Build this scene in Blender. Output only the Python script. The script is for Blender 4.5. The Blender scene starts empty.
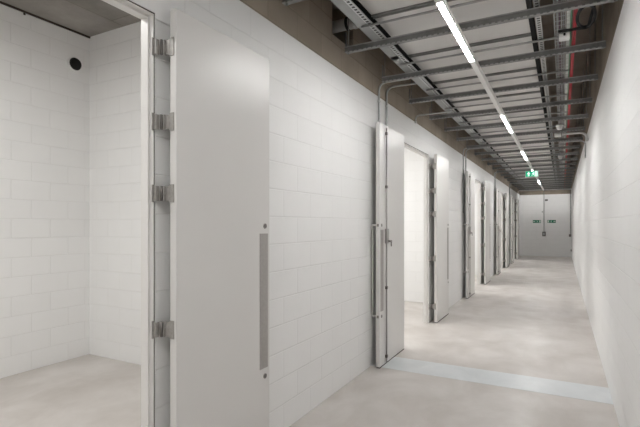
import bpy, bmesh, math, random
from mathutils import Vector, Matrix
random.seed(7)
S = bpy.context.scene
COL = S.collection
PI = math.pi

# ------------------------------------------------------------------ materials
def newmat(name):
    m = bpy.data.materials.new(name); m.use_nodes = True
    nt = m.node_tree; b = nt.nodes['Principled BSDF']
    return m, nt, b

def plain(name, col, rough=0.5, metal=0.0, var=0.06, scale=8.0):
    m, nt, b = newmat(name)
    tc = nt.nodes.new('ShaderNodeTexCoord')
    n = nt.nodes.new('ShaderNodeTexNoise'); n.inputs['Scale'].default_value = scale; n.inputs['Detail'].default_value = 4
    r = nt.nodes.new('ShaderNodeValToRGB')
    r.color_ramp.elements[0].position = 0.3; r.color_ramp.elements[1].position = 0.7
    r.color_ramp.elements[0].color = tuple(c*(1-var) for c in col)+(1,)
    r.color_ramp.elements[1].color = tuple(min(1, c*(1+var)) for c in col)+(1,)
    nt.links.new(tc.outputs['Object'], n.inputs['Vector'])
    nt.links.new(n.outputs['Fac'], r.inputs['Fac'])
    nt.links.new(r.outputs['Color'], b.inputs['Base Color'])
    b.inputs['Roughness'].default_value = rough
    b.inputs['Metallic'].default_value = metal
    return m

def blockmat(name, c1, c2, cm, rough=0.6, bump=0.5, noise=0.0, mort=0.006, nscale=3.0):
    """block wall: 440 x 215 blocks; u = x + y, v = z in world metres"""
    m, nt, b = newmat(name)
    L = nt.links.new
    g = nt.nodes.new('ShaderNodeNewGeometry')
    sx = nt.nodes.new('ShaderNodeSeparateXYZ'); L(g.outputs['Position'], sx.inputs[0])
    ad = nt.nodes.new('ShaderNodeMath'); ad.operation = 'ADD'
    L(sx.outputs['X'], ad.inputs[0]); L(sx.outputs['Y'], ad.inputs[1])
    cx = nt.nodes.new('ShaderNodeCombineXYZ'); L(ad.outputs[0], cx.inputs['X']); L(sx.outputs['Z'], cx.inputs['Y'])
    br = nt.nodes.new('ShaderNodeTexBrick')
    br.inputs['Scale'].default_value = 1.0; br.inputs['Mortar Size'].default_value = mort
    br.inputs['Mortar Smooth'].default_value = 0.6
    br.inputs['Brick Width'].default_value = 0.45; br.inputs['Row Height'].default_value = 0.225
    br.inputs['Color1'].default_value = c1+(1,); br.inputs['Color2'].default_value = c2+(1,); br.inputs['Mortar'].default_value = cm+(1,)
    br.offset = 0.5
    L(cx.outputs[0], br.inputs['Vector'])
    n = nt.nodes.new('ShaderNodeTexNoise'); n.inputs['Scale'].default_value = nscale; n.inputs['Detail'].default_value = 5
    L(g.outputs['Position'], n.inputs['Vector'])
    mx = nt.nodes.new('ShaderNodeMix'); mx.data_type = 'RGBA'; mx.blend_type = 'MULTIPLY'
    mx.inputs['Factor'].default_value = 1.0
    rp = nt.nodes.new('ShaderNodeMapRange'); rp.inputs['From Min'].default_value = 0.3; rp.inputs['From Max'].default_value = 0.7
    rp.inputs['To Min'].default_value = 1.0-noise; rp.inputs['To Max'].default_value = 1.0
    L(n.outputs['Fac'], rp.inputs['Value'])
    L(br.outputs['Color'], mx.inputs['A']); L(rp.outputs[0], mx.inputs['B'])
    L(mx.outputs['Result'], b.inputs['Base Color'])
    n2 = nt.nodes.new('ShaderNodeTexNoise'); n2.inputs['Scale'].default_value = 90; n2.inputs['Detail'].default_value = 3
    L(g.outputs['Position'], n2.inputs['Vector'])
    # height = -mortar + fine grain
    mm = nt.nodes.new('ShaderNodeMath'); mm.operation = 'MULTIPLY_ADD'
    L(br.outputs['Fac'], mm.inputs[0]); mm.inputs[1].default_value = -1.0
    m3 = nt.nodes.new('ShaderNodeMath'); m3.operation = 'MULTIPLY'; m3.inputs[1].default_value = 0.18
    L(n2.outputs['Fac'], m3.inputs[0]); L(m3.outputs[0], mm.inputs[2])
    bp = nt.nodes.new('ShaderNodeBump'); bp.inputs['Strength'].default_value = bump; bp.inputs['Distance'].default_value = 0.006
    L(mm.outputs[0], bp.inputs['Height']); L(bp.outputs['Normal'], b.inputs['Normal'])
    b.inputs['Roughness'].default_value = rough
    return m

def concrete(name, a, bb, rough=0.85, scale=1.2, bump=0.15, joints=True):
    m, nt, b = newmat(name); L = nt.links.new
    g = nt.nodes.new('ShaderNodeNewGeometry')
    n = nt.nodes.new('ShaderNodeTexNoise'); n.inputs['Scale'].default_value = scale; n.inputs['Detail'].default_value = 8; n.inputs['Roughness'].default_value = 0.62
    L(g.outputs['Position'], n.inputs['Vector'])
    r = nt.nodes.new('ShaderNodeValToRGB')
    r.color_ramp.elements[0].position = 0.32; r.color_ramp.elements[1].position = 0.68
    r.color_ramp.elements[0].color = a+(1,); r.color_ramp.elements[1].color = bb+(1,)
    L(n.outputs['Fac'], r.inputs['Fac'])
    out = r.outputs['Color']
    if joints:
        br = nt.nodes.new('ShaderNodeTexBrick'); br.inputs['Scale'].default_value = 1
        br.inputs['Brick Width'].default_value = 2.44; br.inputs['Row Height'].default_value = 1.22
        br.inputs['Mortar Size'].default_value = 0.008
        br.inputs['Color1'].default_value = (1, 1, 1, 1); br.inputs['Color2'].default_value = (0.9, 0.9, 0.9, 1); br.inputs['Mortar'].default_value = (0.72, 0.7, 0.68, 1)
        mp = nt.nodes.new('ShaderNodeMapping'); mp.inputs['Rotation'].default_value = (0, 0, PI/2)
        L(g.outputs['Position'], mp.inputs['Vector']); L(mp.outputs[0], br.inputs['Vector'])
        mx = nt.nodes.new('ShaderNodeMix'); mx.data_type = 'RGBA'; mx.blend_type = 'MULTIPLY'; mx.inputs['Factor'].default_value = 1
        L(out, mx.inputs['A']); L(br.outputs['Color'], mx.inputs['B']); out = mx.outputs['Result']
    L(out, b.inputs['Base Color'])
    bp = nt.nodes.new('ShaderNodeBump'); bp.inputs['Strength'].default_value = bump; bp.inputs['Distance'].default_value = 0.01
    L(n.outputs['Fac'], bp.inputs['Height']); L(bp.outputs['Normal'], b.inputs['Normal'])
    b.inputs['Roughness'].default_value = rough
    return m

def floormat(name, a, bb, r0=0.28, r1=0.5):
    m, nt, b = newmat(name); L = nt.links.new
    g = nt.nodes.new('ShaderNodeNewGeometry')
    mp = nt.nodes.new('ShaderNodeMapping'); mp.inputs['Scale'].default_value = (1.0, 0.75, 1)
    L(g.outputs['Position'], mp.inputs['Vector'])
    n = nt.nodes.new('ShaderNodeTexNoise'); n.inputs['Scale'].default_value = 1.7; n.inputs['Detail'].default_value = 7; n.inputs['Roughness'].default_value = 0.58; n.inputs['Distortion'].default_value = 0.4
    L(mp.outputs[0], n.inputs['Vector'])
    r = nt.nodes.new('ShaderNodeValToRGB')
    r.color_ramp.elements[0].position = 0.33; r.color_ramp.elements[1].position = 0.66
    r.color_ramp.elements[0].color = a+(1,); r.color_ramp.elements[1].color = bb+(1,)
    L(n.outputs['Fac'], r.inputs['Fac']); L(r.outputs['Color'], b.inputs['Base Color'])
    n2 = nt.nodes.new('ShaderNodeTexNoise'); n2.inputs['Scale'].default_value = 2.6; n2.inputs['Detail'].default_value = 5
    L(g.outputs['Position'], n2.inputs['Vector'])
    mr = nt.nodes.new('ShaderNodeMapRange'); mr.inputs['From Min'].default_value = 0.3; mr.inputs['From Max'].default_value = 0.7
    mr.inputs['To Min'].default_value = r0; mr.inputs['To Max'].default_value = r1
    L(n2.outputs['Fac'], mr.inputs['Value']); L(mr.outputs[0], b.inputs['Roughness'])
    n3 = nt.nodes.new('ShaderNodeTexNoise'); n3.inputs['Scale'].default_value = 14; n3.inputs['Detail'].default_value = 4
    L(g.outputs['Position'], n3.inputs['Vector'])
    bp = nt.nodes.new('ShaderNodeBump'); bp.inputs['Strength'].default_value = 0.06; bp.inputs['Distance'].default_value = 0.004
    L(n3.outputs['Fac'], bp.inputs['Height']); L(bp.outputs['Normal'], b.inputs['Normal'])
    return m

def emit(name, col, strength):
    m, nt, b = newmat(name)
    b.inputs['Base Color'].default_value = tuple(min(0.8, c) for c in col)+(1,)
    b.inputs['Emission Color'].default_value = col+(1,)
    b.inputs['Emission Strength'].default_value = strength
    return m

def slotted(name, col, hole, pitch, frac, axis='Y', half=0.3, rough=0.35, metal=0.8):
    """galvanised strip with a line of punched slots, along one axis (object space)"""
    m, nt, b = newmat(name); L = nt.links.new
    tc = nt.nodes.new('ShaderNodeTexCoord'); sx = nt.nodes.new('ShaderNodeSeparateXYZ'); L(tc.outputs['Object'], sx.inputs[0])
    dv = nt.nodes.new('ShaderNodeMath'); dv.operation = 'DIVIDE'; L(sx.outputs[axis], dv.inputs[0]); dv.inputs[1].default_value = pitch
    fr = nt.nodes.new('ShaderNodeMath'); fr.operation = 'FRACT'; L(dv.outputs[0], fr.inputs[0])
    lt = nt.nodes.new('ShaderNodeMath'); lt.operation = 'LESS_THAN'; L(fr.outputs[0], lt.inputs[0]); lt.inputs[1].default_value = frac
    ab = nt.nodes.new('ShaderNodeMath'); ab.operation = 'ABSOLUTE'; L(sx.outputs['X'], ab.inputs[0])
    l2 = nt.nodes.new('ShaderNodeMath'); l2.operation = 'LESS_THAN'; L(ab.outputs[0], l2.inputs[0]); l2.inputs[1].default_value = half
    mu = nt.nodes.new('ShaderNodeMath'); mu.operation = 'MULTIPLY'; L(lt.outputs[0], mu.inputs[0]); L(l2.outputs[0], mu.inputs[1])
    mx = nt.nodes.new('ShaderNodeMix'); mx.data_type = 'RGBA'
    mx.inputs['A'].default_value = col+(1,); mx.inputs['B'].default_value = hole+(1,)
    L(mu.outputs[0], mx.inputs['Factor']); L(mx.outputs['Result'], b.inputs['Base Color'])
    b.inputs['Roughness'].default_value = rough; b.inputs['Metallic'].default_value = metal
    return m

WHITE = (0.828, 0.828, 0.824)
M = {}
M['wall'] = blockmat('painted_block', WHITE, (0.818, 0.818, 0.814), (0.793, 0.792, 0.787), 0.55, 0.55, 0.02)
M['brown'] = blockmat('bare_concrete_block', (0.33, 0.28, 0.225), (0.39, 0.33, 0.265), (0.29, 0.245, 0.195), 0.9, 0.4, 0.30, 0.008, 1.6)
M['soffit'] = concrete('corridor_soffit_concrete', (0.24, 0.205, 0.17), (0.36, 0.31, 0.265))
M['roomsoffit'] = concrete('room_soffit_concrete', (0.20, 0.185, 0.168), (0.37, 0.345, 0.32))
M['floor'] = floormat('polished_concrete', (0.475, 0.44, 0.41), (0.61, 0.58, 0.555))
M['strip'] = floormat('joint_infill', (0.56, 0.59, 0.605), (0.70, 0.725, 0.74), 0.3, 0.45)
M['leaf'] = plain('door_paint', (0.685, 0.673, 0.658), 0.34, 0, 0.008, 1.0)
M['leafedge'] = plain('door_edge', (0.76, 0.745, 0.725), 0.4, 0, 0.01)
M['frame'] = plain('frame_paint', (0.74, 0.73, 0.71), 0.35, 0, 0.01)
M['dark'] = plain('dark_seal', (0.07, 0.062, 0.055), 0.7)
M['gap'] = plain('dark_gap', (0.045, 0.034, 0.026), 0.9)
M['steel'] = plain('brushed_steel', (0.42, 0.40, 0.385), 0.42, 0.75, 0.05, 40)
M['hinge'] = plain('hinge_steel', (0.33, 0.315, 0.295), 0.45, 0.1, 0.12, 60)
M['bolt'] = plain('bolt_dark_steel', (0.20, 0.185, 0.175), 0.45, 0.6)
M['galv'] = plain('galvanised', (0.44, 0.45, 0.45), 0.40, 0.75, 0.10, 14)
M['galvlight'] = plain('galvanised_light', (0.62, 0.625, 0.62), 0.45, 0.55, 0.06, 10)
M['galvdark'] = plain('galvanised_dark', (0.24, 0.24, 0.235), 0.5, 0.6, 0.1, 14)  # darker galvanised tone
M['bar'] = plain('bar_steel', (0.21, 0.21, 0.208), 0.42, 0.35, 0.12, 14)
M['barlip'] = plain('bar_lip', (0.36, 0.362, 0.36), 0.4, 0.2, 0.08, 14)
M['raft'] = plain('ceiling_panel', (0.66, 0.645, 0.63), 0.6, 0, 0.03, 3)
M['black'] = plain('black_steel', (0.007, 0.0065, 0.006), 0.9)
M['blackpl'] = plain('black_plastic', (0.006, 0.006, 0.006), 0.8)
M['whitepl'] = plain('white_plastic', (0.78, 0.78, 0.77), 0.4, 0, 0.01)
M['duct'] = plain('pale_duct', (0.46, 0.47, 0.45), 0.5, 0, 0.25, 30)
M['trunk'] = plain('trunking_steel', (0.29, 0.298, 0.295), 0.4, 0.3, 0.08, 6)
M['handle'] = plain('satin_steel', (0.60, 0.585, 0.565), 0.4, 0.2, 0.03, 30)
M['red'] = plain('red_cable', (0.50, 0.035, 0.05), 0.5)
M['greyc'] = plain('grey_cable', (0.30, 0.30, 0.31), 0.5)
M['purple'] = plain('purple_cable', (0.17, 0.10, 0.15), 0.5)
M['green'] = plain('green_cable', (0.11, 0.30, 0.18), 0.5)
M['pipe'] = plain('pipe_lagging', (0.55, 0.545, 0.53), 0.45, 0.1, 0.1)
M['slot'] = slotted('slotted_channel', (0.50, 0.51, 0.51), (0.03, 0.028, 0.026), 0.05, 0.55, 'Y', 0.013)
M['led'] = emit('led_diffuser', (1.0, 0.99, 0.975), 142.0)
M['ledend'] = emit('end_light_diffuser', (1.0, 0.985, 0.962), 24.0)
M['signgreen'] = emit('sign_green', (0.0, 0.36, 0.19), 0.8)
M['signwhite'] = emit('sign_white', (0.75, 1.0, 0.88), 0.9)
M['green_paint'] = plain('sign_green_print', (0.01, 0.19, 0.10), 0.4)
M['white_paint'] = plain('sign_white_print', (0.62, 0.70, 0.66), 0.4)
M['greybox'] = plain('grey_box', (0.16, 0.16, 0.155), 0.5)

# ------------------------------------------------------------------ mesh helper
class MB:
    def __init__(self): self.bm = bmesh.new(); self.mi = 0
    def box(self, x0, x1, y0, y1, z0, z1, mi=None, bevel=0.0):
        x0, x1 = min(x0, x1), max(x0, x1); y0, y1 = min(y0, y1), max(y0, y1); z0, z1 = min(z0, z1), max(z0, z1)
        vs = [self.bm.verts.new(p) for p in ((x0,y0,z0),(x1,y0,z0),(x1,y1,z0),(x0,y1,z0),(x0,y0,z1),(x1,y0,z1),(x1,y1,z1),(x0,y1,z1))]
        fs = [self.bm.faces.new([vs[i] for i in f]) for f in ((0,3,2,1),(4,5,6,7),(0,1,5,4),(1,2,6,5),(2,3,7,6),(3,0,4,7))]
        for f in fs: f.material_index = self.mi if mi is None else mi
        if bevel:
            es = set(e for f in fs for e in f.edges)
            bmesh.ops.bevel(self.bm, geom=list(es), offset=bevel, segments=2, affect='EDGES', profile=0.5)
        return self
    def cyl(self, p, q, r, n=16, r2=None, mi=None):
        p, q = Vector(p), Vector(q); d = q-p
        r2 = r if r2 is None else r2
        rot = Vector((0,0,1)).rotation_difference(d.normalized()).to_matrix().to_4x4()
        mat = Matrix.Translation((p+q)/2) @ rot
        g = bmesh.ops.create_cone(self.bm, cap_ends=True, cap_tris=False, segments=n, radius1=r, radius2=r2, depth=d.length, matrix=mat)
        fs = set(f for v in g['verts'] for f in v.link_faces)
        for f in fs:
            f.material_index = self.mi if mi is None else mi
            if len(f.verts) == 4: f.smooth = True
        return self
    def tube(self, pts, r, n=10, fillet=0.0):
        pts = [Vector(p) for p in pts]
        if fillet:
            out = [pts[0]]
            for a, b, c in zip(pts, pts[1:], pts[2:]):
                u = (a-b).normalized(); v = (c-b).normalized()
                for k in range(9):
                    t = k/8; out.append((b+u*fillet)*(1-t)**2 + 2*b*t*(1-t) + (b+v*fillet)*t**2)
            out.append(pts[-1]); pts = out
        rings = []
        nrm = None
        for i, p in enumerate(pts):
            t = (pts[min(i+1, len(pts)-1)]-pts[max(i-1, 0)]).normalized()
            if nrm is None:
                nrm = t.orthogonal().normalized()
            else:
                nrm = (nrm - t*nrm.dot(t)).normalized()
            b = t.cross(nrm)
            rings.append([self.bm.verts.new(p + nrm*r*math.cos(2*PI*k/n) + b*r*math.sin(2*PI*k/n)) for k in range(n)])
        for A, B in zip(rings, rings[1:]):
            for k in range(n):
                f = self.bm.faces.new((A[k], A[(k+1) % n], B[(k+1) % n], B[k])); f.smooth = True; f.material_index = self.mi
        self.bm.faces.new(list(reversed(rings[0]))); self.bm.faces.new(rings[-1])
        return self
    def poly(self, pts, nrm, h):
        """flat outline (list of 3D points) extruded along nrm by h"""
        a = [self.bm.verts.new(Vector(p)) for p in pts]
        b = [self.bm.verts.new(Vector(p)+Vector(nrm)*h) for p in pts]
        self.bm.faces.new(list(reversed(a))); self.bm.faces.new(b)
        for k in range(len(a)):
            self.bm.faces.new((a[k], a[(k+1) % len(a)], b[(k+1) % len(a)], b[k]))
        return self
    def build(self, name, mats, parent=None):
        bmesh.ops.recalc_face_normals(self.bm, faces=self.bm.faces)
        me = bpy.data.meshes.new(name); self.bm.to_mesh(me); self.bm.free()
        for m in (mats if isinstance(mats, (list, tuple)) else [mats]): me.materials.append(m)
        o = bpy.data.objects.new(name, me); COL.objects.link(o)
        if parent: o.parent = parent
        return o

def tag(o, label, cat, group=None):
    o['label'] = label; o['category'] = cat
    if group: o['group'] = group
    return o
def thing(name, label, cat, loc=(0,0,0), group=None):
    o = bpy.data.objects.new(name, None); COL.objects.link(o); o.location = loc; o.empty_display_size = 0.1
    return tag(o, label, cat, group)
def struct(o):
    o['kind'] = 'structure'; return o
def dup(root, loc, label=None, group=None):
    r = root.copy(); COL.objects.link(r); r.location = loc
    if label: r['label'] = label
    if group: r['group'] = group
    for ch in list(root.children):
        c = ch.copy(); COL.objects.link(c); c.parent = r
        for g in list(ch.children):
            d = g.copy(); COL.objects.link(d); d.parent = c
    return r
ORD = ['first','second','third','fourth','fifth','sixth','seventh','eighth','ninth','tenth','eleventh','twelfth','thirteenth','fourteenth','fifteenth','sixteenth','seventeenth','eighteenth','nineteenth','twentieth','twenty-first','twenty-second','twenty-third']

# ------------------------------------------------------------------ layout (camera stands at x=0, y=0; corridor runs along +y)
EYE = 1.74
WL, WR = -2.063, 0.437            # corridor wall faces
TH = 0.10                         # block wall thickness
YB, YE = -3.6, 27.1               # ends of the corridor
ZW, ZWR, ZS = 3.365, 3.53, 4.63   # white paint line left / right, soffit
RX = -5.565                       # back wall of the rooms
ZR = 4.24                         # room soffit
LW = 0.94                         # leaf width
HH = 2.945                        # door opening height
RH = [1.866, 7.92, 13.66, 19.17, 24.1]         # hinge edge of the far leaf of every doorway
OPEN = [(r-1.815, r-0.042) for r in RH]   # openings
PART = [-2.05, 3.84, 9.84, 16.0, 21.4]         # near faces of partitions between rooms

# ---- floor
struct(MB().box(RX-0.2, WR+0.2, YB-0.2, YE+0.2, -0.2, 0).build('floor', M['floor']))
struct(MB().box(WL, WR, 5.16, 5.655, 0.0, 0.002).build('trim_1', M['strip']))

# ---- left wall (white below, bare blocks above) with doorways and a service hole
HOLE = (4.10, 4.62, 3.68, 4.20)
w = MB()
G = 0.010
ys = [YB] + [v for a, b in OPEN for v in (a-G, b+G)] + [YE]
for k in range(0, len(ys), 2):
    w.box(WL-TH, WL, ys[k], ys[k+1], 0, HH+G, 0)
w.box(WL-TH, WL, YB, YE, HH+G, ZW, 0)
w.box(WL-TH, WL, YB, YE, ZW, HOLE[2], 1)
w.box(WL-TH, WL, YB, HOLE[0], HOLE[2], HOLE[3], 1)
w.box(WL-TH, WL, HOLE[1], YE, HOLE[2], HOLE[3], 1)
w.box(WL-TH, WL, YB, YE, HOLE[3], ZS, 1)
rd_ = WL-TH-0.32
w.box(rd_-0.03, rd_, HOLE[0]-0.03, HOLE[1]+0.03, HOLE[2]-0.03, HOLE[3]+0.03, 1)          # closed box added behind the service hole to keep it dark
w.box(rd_, WL-TH, HOLE[0]-0.03, HOLE[0], HOLE[2]-0.03, HOLE[3]+0.03, 1); w.box(rd_, WL-TH, HOLE[1], HOLE[1]+0.03, HOLE[2]-0.03, HOLE[3]+0.03, 1)
w.box(rd_, WL-TH, HOLE[0], HOLE[1], HOLE[2]-0.03, HOLE[2], 1); w.box(rd_, WL-TH, HOLE[0], HOLE[1], HOLE[3], HOLE[3]+0.03, 1)
struct(w.build('wall_left', [M['wall'], M['brown']]))
# ---- right wall
w = MB().box(WR, WR+TH, YB, YE, 0, ZWR, 0); w.box(WR, WR+TH, YB, YE, ZWR, ZS, 1)
struct(w.build('wall_right', [M['wall'], M['brown']]))
# ---- end wall and the wall behind the camera
w = MB().box(WL-TH, WR+TH, YE, YE+TH, 0, 3.33, 0); w.box(WL-TH, WR+TH, YE, YE+TH, 3.33, ZS, 1)
struct(w.build('wall_far', [M['wall'], M['brown']]))
struct(MB().box(WL-TH, WR+TH, YB-TH, YB, 0, ZS).build('wall_behind', M['wall']))
# ---- soffit of the corridor
struct(MB().box(WL-TH, WR+TH, YB-TH, YE+TH, ZS, ZS+0.15).build('ceiling', M['soffit']))
# ---- rooms behind the left wall
struct(MB().box(RX-TH, RX, PART[0]-0.2, YE, 0, ZR).build('wall_room_back', M['wall']))
for k, y in enumerate(PART):
    struct(MB().box(RX, WL-TH, y, y+0.2, 0, ZR).build('wall_room_partition', M['wall']))
struct(MB().box(RX, WL-TH, YE-0.1, YE+0.1, 0, ZR).build('wall_room_end', M['wall']))
struct(MB().box(RX-TH, WL-TH, PART[0]-0.2, YE+0.1, ZR, ZR+0.15).build('ceiling_rooms', M['roomsoffit']))
t = MB().box(RX, RX+0.02, PART[0]+0.2, PART[1], ZR-0.02, ZR)  # dark strip in place of the shaded gap under the room ceiling
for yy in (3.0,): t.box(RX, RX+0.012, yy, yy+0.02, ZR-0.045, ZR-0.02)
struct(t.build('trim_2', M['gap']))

# ---- door frames
for k, (a, b) in enumerate(OPEN):
    f = MB(); e = 0.006
    X0, X1, X2, X3 = WL, WL-0.028, WL-0.062, WL-0.085
    for u, v, q in ((X1, X0, e), (X3, X1, 0.020)):      # stepped rebate
        f.box(u, v, b-q, b, 0, HH); f.box(u, v, a, a+q, 0, HH); f.box(u, v, a+q, b-q, HH-q, HH)
    fo = struct(f.build('trim_%d' % (k+3), M['frame']))
    s = MB()
    s.box(X3, X0-0.006, b, b+G, 0, HH+G); s.box(X3, X0-0.006, a-G, a, 0, HH+G); s.box(X3, X0-0.006, a, b, HH, HH+G)
    s.build('sealant', M['gap'], fo)

# ------------------------------------------------------------------ door leaves (folded right back against the wall)
# local frame: origin on the floor at the wall face, hinge edge at y = 0; sgn = +1 leaf runs away along +y, -1 towards the camera
XB, XF = 0.083, 0.133            # back and front of the leaf measured from the wall face
HZ = [0.29, 1.135, 1.915, 2.325, 2.755]
def make_leaf(sgn, label, loc, bolts, LW):
    t = thing('door_leaf', label, 'door', loc, 'white steel door leaves folded back along the corridor wall')
    Y = lambda v: sgn*v
    p = MB().box(XB, XF, Y(0), Y(LW), 0.014, 2.97, bevel=0.003).build('panel', M['leaf'], t)
    MB().box(XB+0.008, XF-0.002, Y(0.004), Y(LW-0.004), 0.0, 0.014).build('bottom_seal', M['dark'], t)
    # inner flat pull plate and its fixings
    MB().box(XF, XF+0.003, Y(LW-0.125), Y(LW-0.025), 0.68, 1.67, bevel=0.001).build('pull_plate', M['steel'], t)
    for z in (0.62, 1.725):
        b = MB().cyl((XF, Y(LW-0.06), z), (XF+0.004, Y(LW-0.06), z), 0.020, 20).build('fixing_rose', M['steel'], t)
        MB().cyl((XF+0.004, Y(LW-0.06), z), (XF+0.006, Y(LW-0.06), z), 0.0155, 20).build('fixing_bolt', M['bolt'], b)
    # outer pull bar, between the leaf and the wall
    h = MB().box(0.016, 0.030, Y(LW-0.058), Y(LW-0.036), 0.60, 1.745, bevel=0.003)
    for z in (0.62, 1.725): h.box(0.029, XB, Y(LW-0.058), Y(LW-0.036), z-0.012, z+0.012)
    h.build('pull_handle', M['handle'], t)
    # hinges: frame flap, two links either side of the pin, leaf flap
    for z in HZ:
        hg = MB()
        hg.box(0.001, 0.006, Y(-0.060), Y(-0.043), z-0.05, z+0.05)
        hg.box(0.006, 0.026, Y(-0.050), Y(-0.044), z-0.042, z+0.042)
        hg.box(0.020, 0.026, Y(-0.044), Y(-0.027), z-0.042, z+0.042)
        hg.box(0.050, 0.056, Y(-0.018), Y(0.0), z-0.042, z+0.042)
        hg.box(0.056, 0.086, Y(-0.006), Y(0.0), z-0.042, z+0.042)
        ho = hg.build('hinge', M['hinge'], t)
        MB().cyl((0.038, Y(-0.0225), z-0.042), (0.038, Y(-0.0225), z+0.042), 0.009, 12).build('hinge_pin', M['bolt'], ho)
        MB().box(XB-0.003, XB+0.032, Y(-0.004), Y(0.0), z-0.052, z+0.052).build('hinge_flap', M['hinge'], ho)
    if bolts:
        yr = LW-0.205
        r = MB()
        r.tube([(XF+0.014, Y(yr), 0.03), (XF+0.014, Y(yr), 2.93)], 0.0085, 10)
        ro = r.build('bolt_rod', M['steel'], t)
        for z in (0.10, 0.95, 2.2, 2.86):
            MB().box(XF, XF+0.026, Y(yr-0.018), Y(yr+0.018), z-0.018, z+0.018, bevel=0.003).build('rod_guide', M['bolt'], ro)
        lk = MB().box(XF, XF+0.034, Y(yr-0.035), Y(yr+0.035), 1.50, 1.68, bevel=0.004).build('lock_case', M['steel'], t)
        lv = MB().cyl((XF+0.034, Y(yr-0.005), 1.53), (XF+0.058, Y(yr-0.005), 1.53), 0.011, 12)
        lv.box(XF+0.048, XF+0.062, Y(yr-0.07), Y(yr+0.004), 1.515, 1.54, bevel=0.004)
        lv.box(XF+0.046, XF+0.06, Y(yr-0.07), Y(yr-0.052), 1.46, 1.54, bevel=0.004)
        lv.build('lever', M['bolt'], lk)
        for z in (0.62, 1.725):
            MB().box(XB+0.012, XF-0.012, Y(LW), Y(LW+0.0015), z-0.016, z+0.016).build('edge_keep', M['bolt'], t)
    return t
RL = ['largest and nearest white door leaf, folded back beside the open near room',
      'white door leaf with hinges showing, just past the second open doorway',
      'third hinged white door leaf along the wall, narrow in the view, past the third doorway',
      'fourth hinged white door leaf from the camera, thin sliver towards the far end',
      'last hinged white door leaf before the far end wall']
LL = [None,
      'tall white door leaf with bolt rod and lever lock, standing at the pale floor strip',
      'second white door leaf with a bolt rod, free edge towards the camera, mid corridor',
      'third white door leaf with bolt rod, seen edge on beyond the third doorway',
      'farthest white door leaf with bolt rod, thin edge before the last hinges']
rproto = make_leaf(1, RL[0], (WL, RH[0], 0), False, 0.925)
for k in range(1, 5): dup(rproto, (WL, RH[k], 0), RL[k])
lproto = make_leaf(-1, LL[1], (WL, RH[1]-1.86, 0), True, 0.955)
for k in range(2, 5): dup(lproto, (WL, RH[k]-1.86, 0), LL[k])

# ------------------------------------------------------------------ suspended ceiling raft
RZ = EYE+1.90
RX0, RX1 = -1.527, -0.272
k0 = -6; seam0 = 4.95; PIT = 1.1
panels = []
ysm = [seam0+PIT*i for i in range(-5, 21)]
seen_i = 0
pp = MB().box(RX0, RX1, 0.012, PIT-0.012, 0, 0.03).build('ceiling_panel', M['raft'])
first = True
for i, y in enumerate(ysm[:-1]):
    o = pp if first else pp.copy()
    if not first: COL.objects.link(o)
    first = False
    o.location = (0, y, RZ); struct(o)
    o.name = 'ceiling_panel'
# the black edge trims and the seam bars carrying the panels
yA, yZ = ysm[0], ysm[-1]
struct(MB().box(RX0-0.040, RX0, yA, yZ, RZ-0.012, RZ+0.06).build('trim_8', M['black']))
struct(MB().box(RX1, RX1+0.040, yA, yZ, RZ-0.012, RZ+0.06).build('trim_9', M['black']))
sb = None
for i, y in enumerate(ysm):
    if y < 2.5: continue
    if sb is None:
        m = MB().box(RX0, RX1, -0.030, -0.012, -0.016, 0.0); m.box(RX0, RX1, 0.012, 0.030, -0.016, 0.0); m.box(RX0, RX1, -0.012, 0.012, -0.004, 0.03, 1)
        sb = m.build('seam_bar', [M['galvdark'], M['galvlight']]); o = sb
    else:
        o = sb.copy(); COL.objects.link(o)
    o.location = (0, y, RZ)
    n = i-3
    tag(o, 'dark double seam bar under the pale ceiling panels, %s from the camera' % ORD[max(0, n)], 'ceiling bar', 'seam bars between the ceiling panels')

# ------------------------------------------------------------------ trapeze bars across the corridor
BZ = EYE+1.735                    # underside
XA, XC = -1.938, 0.380
t0 = None
nbar = 21
for i in range(nbar):
    y = (2.98, 4.14, 5.20, 6.31, 7.44, 8.51)[i] if i < 6 else 8.51+1.1*(i-5)
    lab = '%s galvanised cross bar on drop rods from the camera, carrying cable trays' % ORD[i]
    if t0 is None:
        t0 = thing('trapeze_bar', lab, 'support bar', (0, y, BZ), 'galvanised cross bars under the corridor ceiling')
        c = MB()
        c.box(XA, XC, -0.002, 0.002, 0, 0.060)              # web facing the camera
        c.box(XA, XC, 0.002, 0.041, 0.057, 0.060)           # top flange
        c.box(XA, XC, 0.002, 0.041, 0.0, 0.003)             # bottom flange
        c.box(XA, XC, -0.010, -0.002, 0.052, 0.060, 1)      # bright rolled lip
        n = int((XC-XA)/0.05)
        for j in range(n): c.box(XA+0.05*j, XA+0.05*j+0.029, -0.006, -0.002, 0.0, 0.009, 1)   # slotted lower lip
        c.build('channel', [M['bar'], M['barlip']], t0)
        for x in (XA+0.03, XC-0.03):
            rd = MB().cyl((x, 0.02, -0.012), (x, 0.02, ZS-BZ), 0.006, 8).build('drop_rod', M['galvdark'], t0)
            MB().cyl((x, 0.02, -0.010), (x, 0.02, 0.0), 0.012, 6).build('nut', M['galvdark'], rd)
            MB().cyl((x, 0.02, 0.060), (x, 0.02, 0.072), 0.014, 6).build('nut', M['galvdark'], rd)
        MB().box(XA, XA+0.006, 0.0, 0.041, 0.060, 0.21).build('end_bracket', M['galvdark'], t0)
    else:
        dup(t0, (0, y, BZ), lab)
TZ = BZ+0.060   # 3.52
TR = EYE+1.81-TZ                    # top of the bars
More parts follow.
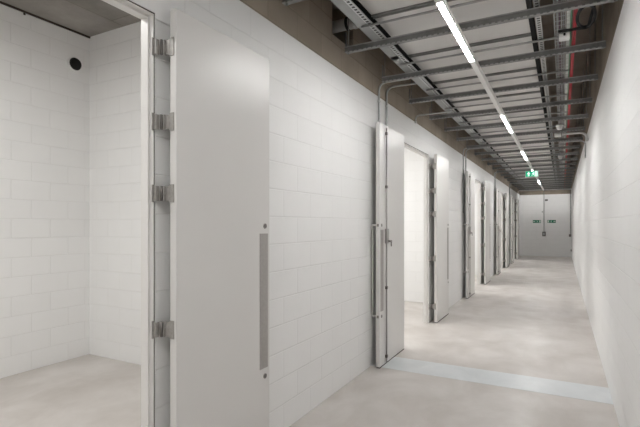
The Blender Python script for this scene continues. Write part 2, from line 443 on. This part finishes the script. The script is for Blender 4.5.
# thin rods between the bars
r0 = None
for i in range(nbar-1):
    y = 4.87+1.1*i-1.1
    lab = 'thin bright cross rod between cross bars %s and %s under the ceiling' % (ORD[i], ORD[i+1])
    if r0 is None:
        r0 = MB().tube([(-1.60, 0, 0), (0.068, 0, 0)], 0.011, 8).build('cross_rod', M['barlip']); o = r0
    else:
        o = r0.copy(); COL.objects.link(o)
    o.location = (0, y, TZ-0.011); tag(o, lab, 'rod', 'thin rods under the cable trays')

# ------------------------------------------------------------------ long runs resting on the bars
Y0, Y1 = 1.5, 26.2
tk = thing('cable_trunking', 'smooth grey steel trunking running the corridor along the left ceiling edge', 'trunking', (-1.593, 0, TZ))
MB().box(-0.047, 0.045, Y0, Y1, 0.0, 0.075, bevel=0.003).build('trunking_body', M['trunk'], tk)
j = 0
for yy in (4.62, 7.62, 10.62, 13.62, 16.62, 19.62):
    MB().box(-0.050, 0.046, yy, yy+0.10, 0.0, 0.05).build('coupler', M['trunk'], tk)
def slotrun(x0, x1, label):
    xc = (x0+x1)/2; h = (x1-x0)/2
    m = MB().box(-h, h, Y0, Y1, 0, 0.003); m.box(-h, -h+0.003, Y0, Y1, 0.003, 0.006); m.box(h-0.003, h, Y0, Y1, 0.003, 0.006)
    o = m.build('slotted_channel', M['slot']); o.location = (xc, 0, TZ)
    return tag(o, label, 'channel')
slotrun(-1.547, -1.497, 'punched steel channel lying along the right side of the smooth left trunking')
slotrun(-0.205, -0.160, 'punched steel channel running along the right black ceiling edge')
# wire basket
bk = MB(); bx0, bx1 = -0.060, 0.026
for x in (bx0, bx0+0.028, bx0+0.057, bx1): bk.tube([(x, Y0, 0.006), (x, Y1, 0.006)], 0.0035, 6)
for x in (bx0, bx1): bk.tube([(x, Y0, 0.055), (x, Y1, 0.055)], 0.003, 6)
yy = Y0+0.03
while yy < Y1:
    bk.box(bx0, bx1, yy-0.002, yy+0.002, 0.007, 0.012)
    for x in (bx0, bx1): bk.box(x-0.003, x+0.003, yy-0.003, yy+0.003, 0.006, 0.057)
    yy += 0.1
o = bk.build('wire_basket_tray', M['galv']); o.location = (0, 0, TZ); tag(o, 'narrow wire mesh cable basket running along the right of the ceiling', 'cable tray')
# cables in the basket
def wav(x, z, amp, ph):
    return [(x+amp*math.sin(y*1.3+ph), y, z+0.003*math.sin(y*2.1+ph)) for y in [Y0+0.35*q for q in range(int((Y1-Y0)/0.35)+1)]]
for x, z, mt, lab in ((-0.044, 0.021, 'greyc', 'grey cable on the left inside the wire basket'),
                      (-0.017, 0.021, 'purple', 'dull purple cable in the middle of the wire basket'),
                      (0.010, 0.021, 'greyc', 'grey cable on the right inside the wire basket')):
    o = MB().tube(wav(x, z, 0.003, x*90), 0.006, 7).build('cable', M[mt]); o.location = (0, 0, TZ); tag(o, lab, 'cable', 'cables in the wire basket')
wt = MB().box(0.036, 0.064, Y0, Y1, 0.0, 0.03, bevel=0.002).build('white_cable_duct', M['duct']); wt.location = (0, 0, TZ); tag(wt, 'slim white plastic duct between wire basket and red cables', 'duct')
o = MB().tube(wav(0.0705, 0.005, 0.0, 1.0), 0.0045, 7).build('cable', M['green']); o.location = (0, 0, TZ); tag(o, 'green cable between the slim white duct and the red cables', 'cable')
for q, (x, z) in enumerate(((0.0925, 0.009), (0.1085, 0.009), (0.1005, 0.0225))):
    o = MB().tube(wav(x, z, 0.0015, 2.0), 0.0072, 8).build('cable', M['red']); o.location = (0, 0, TZ)
    tag(o, ('leftmost of the three red cables beside the white duct', 'rightmost of the three red cables beside the white duct', 'upper of the three red cables, lying on the other two')[q], 'cable', 'red cables along the right ceiling')

# black loop of cable, junction boxes, round fittings
cx = 0.182; zc = TZ-0.020
lp2 = [(-0.03, 4.69, zc), (0.06, 4.71, zc), (cx-0.07, 4.71, zc)]
for q in range(0, 37):
    a = PI*0.60 - 2*PI*q/32
    lp2.append((cx+0.066*math.cos(a), 4.49+0.235*math.sin(a), zc+0.0003*q))
lp2 += [(cx+0.06, 4.30, TZ+0.03), (cx+0.08, 4.27, TZ+0.09)]
tag(MB().tube(lp2, 0.0125, 9).build('cable', M['blackpl']), 'black cable coiled in a loose loop beside the red cables', 'cable')
jb = thing('junction_box', 'white square junction box under the basket next to the black cable loop', 'box', (0.02, 4.87, TZ-0.0315))
MB().box(-0.045, 0.045, -0.055, 0.055, 0.0, 0.034, bevel=0.004).build('box_body', M['whitepl'], jb)
MB().box(-0.040, 0.040, -0.05, 0.05, -0.006, 0.0, bevel=0.002).build('box_lid', M['whitepl'], jb)
g = MB().cyl((0.0, -0.055, 0.017), (0.0, -0.075, 0.017), 0.010, 12); g.build('gland', M['blackpl'], jb)
for yy, lab in ((9.25, 'larger white round detector under the right cable basket, the nearer one'), (13.45, 'smaller looking white round detector farther along the right basket')):
    d = thing('smoke_detector', lab, 'detector', (-0.04, yy, TZ), 'white round detectors under the basket')
    MB().cyl((0,0,-0.03), (0,0,0.0), 0.06, 24).build('detector_base', M['whitepl'], d)
    MB().cyl((0,0,-0.085), (0,0,-0.03), 0.035, 24, 0.055).build('detector_head', M['whitepl'], d)
b = thing('junction_box', 'flat white box on the right cable basket just past the nearer round detector', 'box', (-0.075, 10.15, TZ-0.042))
MB().box(-0.06, 0.06, -0.12, 0.12, 0, 0.04, bevel=0.003).build('box_body', M['whitepl'], b)
MB().box(-0.055, 0.055, -0.11, 0.11, -0.006, 0, bevel=0.002).build('box_lid', M['whitepl'], b)

# lagged pipe out of the hole in the bare blockwork
pz = 3.87
p = thing('pipe', 'fat grey pipe coming out of the square hole in the bare left blockwork', 'pipe', (WL, 4.36, pz))
MB().tube([(-0.40, 0, 0), (0.30, 0, 0), (0.30, 0.55, 0)], 0.062, 18, 0.12).build('pipe_run', M['pipe'], p)
MB().cyl((0.045, 0, 0), (0.075, 0, 0), 0.071, 20).build('pipe_clamp', M['black'], p)
MB().cyl((0.13, 0, 0), (0.155, 0, 0), 0.068, 20).build('pipe_clamp', M['galvlight'], p)
MB().cyl((0.062, 0, 0.06), (0.062, 0, ZS-pz), 0.006, 8).build('clamp_rod', M['galvdark'], p)

# conduits dropping down the wall behind the bolted leaves
def conduit(name, label, pts, r, fil, saddles, group=None, mat='galv'):
    o = MB().tube(pts, r, 10, fil).build(name, M[mat]); tag(o, label, 'conduit', group)
    for (x0, x1, y0, y1, z0, z1) in saddles:
        MB().box(x0, x1, y0, y1, z0, z1, bevel=0.002).build('saddle', M['galvlight'], o)
    return o
bayname = {1: 'the tall bolted leaf at the floor strip', 2: 'the second bolted door leaf', 3: 'the third bolted door leaf', 4: 'the farthest bolted door leaf'}
for k in range(1, 5):
    lf = RH[k]-2.815
    oa, ob = (0.29, 0.575) if k == 1 else (0.10, 0.42)
    for off, w2 in ((oa, 'nearer'), (ob, 'farther')):
        y = lf+off; zt = TZ-0.013-(0.0 if w2 == 'nearer' else 0.03)
        zt = EYE+1.79 if w2 == 'nearer' else EYE+1.81
        x = WL+0.014
        sd = [(WL, x+0.014, y-0.02, y+0.02, z-0.012, z+0.012) for z in (3.05, 3.30)]
        conduit('wall_conduit', '%s of two steel conduits bending down behind %s' % (w2, bayname[k]),
                [(-1.66 if w2 == 'nearer' else -1.60, y, zt), (x, y, zt), (x, y, 2.0)], 0.0125, 0.11, sd, 'pairs of steel conduits above the door leaves')
y = 7.02
conduit('wall_conduit', 'short steel conduit bending down onto the bare blockwork between the first two doorways',
        [(-1.50, y, BZ-0.014), (WL+0.014, y, BZ-0.014), (WL+0.014, y, 3.37)], 0.012, 0.07,
        [(WL, WL+0.03, y-0.022, y+0.022, 3.345, 3.372)])

# conduits on the right wall
conduit('wall_conduit', 'thin conduit hooking over and dropping down the right wall', [(-0.02, 10.75, BZ-0.014), (WR-0.014, 10.75, BZ-0.014), (WR-0.014, 10.75, 3.12)], 0.0125, 0.10,
        [(WR-0.028, WR, 10.73, 10.77, 3.10, 3.13), (WR-0.028, WR, 10.73, 10.77, 3.36, 3.38)])
conduit('wall_conduit', 'fat pale conduit with a wide bend reaching the right wall under the cross bars', [(0.0, 9.7, BZ-0.03), (WR-0.03, 9.7, BZ-0.03), (WR-0.03, 9.7, 3.28)], 0.024, 0.13,
        [(WR-0.056, WR, 9.67, 9.73, 3.30, 3.325)], None, 'galvlight')

# ------------------------------------------------------------------ light line
LX = -0.82; LZ = BZ-0.055
rail = thing('lighting_rail', 'long white lighting rail running down the middle of the corridor ceiling', 'light rail', (LX, 0, LZ))
segs = [(-0.58, 0.92), (3.42, 4.84), (7.44, 8.95), (11.4, 12.95), (15.4, 16.9), (19.4, 20.95)]
prev = -2.0
MB().box(-0.030, 0.030, -2.0, 25.2, 0.026, 0.055).build('rail_body', M['whitepl'], rail)
for a, b in segs + [(25.2, 25.2)]:
    if a-prev > 0.05: MB().box(-0.028, 0.028, prev+0.004, a-0.004, 0.0, 0.026, bevel=0.003).build('cover_strip', M['whitepl'], rail)
    prev = b
names = ['lit strip light in the rail overhead behind the view', 'nearest and longest lit strip light, at the top of the picture',
         'second lit strip light down the rail from the camera', 'third lit strip light down the rail, short of the exit sign',
         'fourth lit strip light, half behind the hanging green exit sign', 'farthest lit strip light from the camera, small, just past the hanging exit sign']
for (a, b), lab in zip(segs, names):
    L = thing('strip_light', lab, 'light', (LX, (a+b)/2, LZ), 'lit strip lights in the ceiling rail')
    h = (b-a)/2
    MB().box(-0.019, 0.019, -h+0.01, h-0.01, -0.0035, 0.025).build('diffuser', M['led'], L)
    for s in (-1, 1): MB().box(s*0.019, s*0.027, -h+0.01, h-0.01, 0.0, 0.025).build('side_rim', M['whitepl'], L)
    for s in (-1, 1): MB().box(-0.027, 0.027, s*(h-0.01), s*h, -0.005, 0.025).build('end_cap', M['whitepl'], L)

# hanging exit sign
sg = thing('exit_sign', 'lit green exit sign with white arrow hanging under the light rail', 'sign', (LX, 15.3, 3.185))
MB().box(-0.188, 0.188, 0.0, 0.035, 0.0, 0.195, bevel=0.004).build('sign_housing', M['whitepl'], sg)
MB().box(-0.172, -0.005, -0.003, 0.0, 0.014, 0.181).build('arrow_panel', M['signgreen'], sg)
MB().box(0.0, 0.172, -0.003, 0.0, 0.014, 0.181).build('figure_panel', M['signgreen'], sg)
def arrow(m, cx, cz, s, y, d=(0, 1)):
    # arrow pointing along d (x,z)
    base = [(-.16,-.5),(.16,-.5),(.16,.0),(.42,.0),(0,.5),(-.42,.0),(-.16,.0)]
    ang = math.atan2(-d[0], d[1]); c_, s_ = math.cos(ang), math.sin(ang)
    m.poly([(cx+s*(u*c_-v*s_), y, cz+s*(u*s_+v*c_)) for u, v in base], (0,-1,0), 0.002)
def runner(m, cx, cz, s, y, f=1):
    q = lambda pts: m.poly([(cx+f*s*u, y, cz+s*v) for u, v in pts], (0,-1,0), 0.002)
    m.cyl((cx+f*s*0.10, y, cz+s*0.36), (cx+f*s*0.10, y-0.002, cz+s*0.36), 0.09*s, 14)
    q([(-.10,-.08),(.06,-.08),(.12,.24),(-.04,.26)])
    q([(.0,.22),(-.22,.16),(-.28,-.02),(-.21,-.03),(-.15,.10),(.0,.14)])
    q([(.06,.22),(.26,.08),(.22,.02),(.06,.12)])
    q([(.04,-.06),(.20,-.20),(.16,-.46),(.08,-.46),(.10,-.24),(-.06,-.10)])
    q([(-.10,-.04),(-.02,-.10),(-.14,-.32),(-.40,-.34),(-.40,-.26),(-.20,-.24)])
m = MB(); arrow(m, -0.088, 0.098, 0.125, -0.003); m.build('arrow', M['signwhite'], sg)
m = MB(); m.box(0.085, 0.160, -0.005, -0.003, 0.022, 0.172); runner(m, 0.045, 0.098, 0.14, -0.003); m.build('running_figure', M['signwhite'], sg)
for x in (-0.12, 0.12): MB().cyl((0 if False else x*0.2, 0.018, 0.195), (x*0.2, 0.018, 0.229), 0.006, 8).build('stem', M['whitepl'], sg)

# ------------------------------------------------------------------ end wall fittings
def wallsign(x0, x1, z0, z1, label, f):
    t = thing('wall_sign', label, 'sign', ((x0+x1)/2, YE-0.004, z0), 'green signs on the far wall')
    W = (x1-x0)/2; H = z1-z0
    MB().box(-W, W, 0, 0.004, 0, H).build('sign_plate', M['green_paint'], t)
    m = MB(); arrow(m, f*(W-0.065), H/2, 0.11, 0.0, (f, 0)); m.build('arrow', M['white_paint'], t)
    m = MB(); runner(m, -0.02*f, H/2, 0.125, 0.0, f); m.build('running_figure', M['white_paint'], t)
    MB().box(-f*(W-0.015), -f*(W-0.085), -0.002, 0.0, 0.02, H-0.02).build('doorway_mark', M['white_paint'], t)
wallsign(-1.40, -1.005, 1.80, 1.955, 'left of the two wide green signs on the far wall', -1)
wallsign(-0.69, -0.29, 1.80, 1.955, 'right of the two wide green signs on the far wall', 1)
xc = -0.856
conduit('wall_conduit', 'thin conduit down the middle of the far wall to a grey box', [(xc, YE-0.014, 3.9), (xc, YE-0.014, 1.325)], 0.014, 0, [(xc-0.03, xc+0.03, YE-0.028, YE, z-0.012, z+0.012) for z in (2.9, 1.6)], None, 'galvdark')
t = thing('switch_box', 'grey switch box on the far wall below the middle conduit', 'box', (xc, YE, 1.08))
MB().box(-0.085, 0.085, -0.075, 0, 0, 0.245, bevel=0.006).build('box_body', M['greybox'], t)
MB().box(-0.035, 0.035, -0.09, -0.075, 0.08, 0.17, bevel=0.003).build('switch_plate', M['galv'], t)
t = thing('junction_box', 'small pale box high beside the middle conduit on the far wall', 'box', (xc-0.075, YE, 2.36))
MB().box(-0.035, 0.035, -0.04, 0, 0, 0.07, bevel=0.004).build('box_body', M['galvlight'], t)
MB().box(-0.028, 0.028, -0.046, -0.04, 0.006, 0.064).build('box_lid', M['galv'], t)
t = thing('sensor_box', 'dark little sensor at the top of the far wall just right of its conduit', 'sensor', (xc+0.12, YE, 2.98))
MB().box(-0.07, 0.07, -0.05, 0, 0, 0.09, bevel=0.005).build('sensor_body', M['greybox'], t)
MB().cyl((0, -0.05, 0.045), (0, -0.075, 0.045), 0.03, 16).build('sensor_lens', M['bolt'], t)
xr = WR-0.045
conduit('wall_conduit', 'dark conduit in the right corner of the far wall', [(xr, YE-0.014, 3.9), (xr, YE-0.014, 1.20)], 0.016, 0, [(xr-0.03, xr+0.03, YE-0.03, YE, 2.5, 2.52)], None, 'galvdark')
t = thing('call_point', 'dark little box at the foot of the right corner conduit', 'box', (xr-0.02, YE, 1.07))
MB().box(-0.055, 0.055, -0.06, 0, 0, 0.13, bevel=0.006).build('box_body', M['bolt'], t)
MB().box(-0.03, 0.03, -0.066, -0.06, 0.03, 0.10).build('box_front', M['greybox'], t)
t = thing('socket_box', 'low grey socket box on the right wall next to the far corner', 'box', (WR, 26.35, 0.34))
MB().box(-0.045, 0, -0.07, 0.07, 0, 0.10, bevel=0.005).build('box_body', M['greybox'], t)
MB().box(-0.050, -0.045, -0.055, 0.055, 0.015, 0.085).build('box_front', M['galv'], t)
t = thing('strip_light', 'level strip light, widened with an added pale fascia, across the top of the far wall', 'light', (0.0, 26.3, BZ+0.03))  # end light widened over the full width to brighten the far wall
e0, e1 = WL+0.03, WR-0.002
MB().box(e0, e1, -0.030, 0.035, 0.010, 0.05).build('light_body', M['galvlight'], t)
MB().box(e0, e1, -0.036, -0.030, -0.012, 0.05).build('fascia', M['galvlight'], t)  # added lip that hides the diffuser from the camera
MB().box(e0+0.01, e1-0.01, -0.025, 0.030, 0.0, 0.010).build('diffuser', M['ledend'], t)

# ------------------------------------------------------------------ near room
sp = thing('wall_sounder', 'round black sounder with white rim, high in the corner of the near room', 'sounder', (RX, 3.62, EYE+2.065))
MB().cyl((0,0,0), (0.035,0,0), 0.088, 32).build('sounder_base', M['whitepl'], sp)
MB().cyl((0.035,0,0), (0.055,0,0), 0.080, 32, 0.070).build('sounder_face', M['blackpl'], sp)

# ------------------------------------------------------------------ lights in the rooms (ceiling lamps out of the picture)
def room_lamp(y, power, x=-3.7, sx=0.3, sy=2.6):
    l = bpy.data.lights.new('room_lamp', 'AREA'); l.shape = 'RECTANGLE'; l.size = sx; l.size_y = sy; l.energy = power; l.color = (1.0, 0.99, 0.965)
    o = bpy.data.objects.new('room_lamp', l); COL.objects.link(o); o.location = (x, y, 4.0)
room_lamp(0.6, 82)
for y, pw in ((6.9, 115), (13.0, 115), (18.8, 100), (24.2, 100)): room_lamp(y, pw)

# ------------------------------------------------------------------ world, camera, colour management
wd = bpy.data.worlds.new('World'); S.world = wd; wd.use_nodes = True
wd.node_tree.nodes['Background'].inputs[0].default_value = (0.5, 0.5, 0.5, 1)
wd.node_tree.nodes['Background'].inputs[1].default_value = 0.0
cam = bpy.data.cameras.new('camera'); co = bpy.data.objects.new('camera', cam); COL.objects.link(co)
F = 450.0
cam.sensor_width = 36; cam.sensor_fit = 'HORIZONTAL'; cam.lens = 36*F/640
cam.shift_y = 10.5/640
cam.clip_start = 0.05; cam.clip_end = 100
co.location = (0, 0, EYE); co.rotation_euler = (PI/2, 0, math.atan(242/F))
S.camera = co
S.view_settings.view_transform = 'Standard'; S.view_settings.look = 'None'
S.view_settings.gamma = 1.0; S.view_settings.use_curve_mapping = False
S.view_settings.exposure = 0.19
S.cycles.max_bounces = 16; S.cycles.diffuse_bounces = 10; S.cycles.glossy_bounces = 6
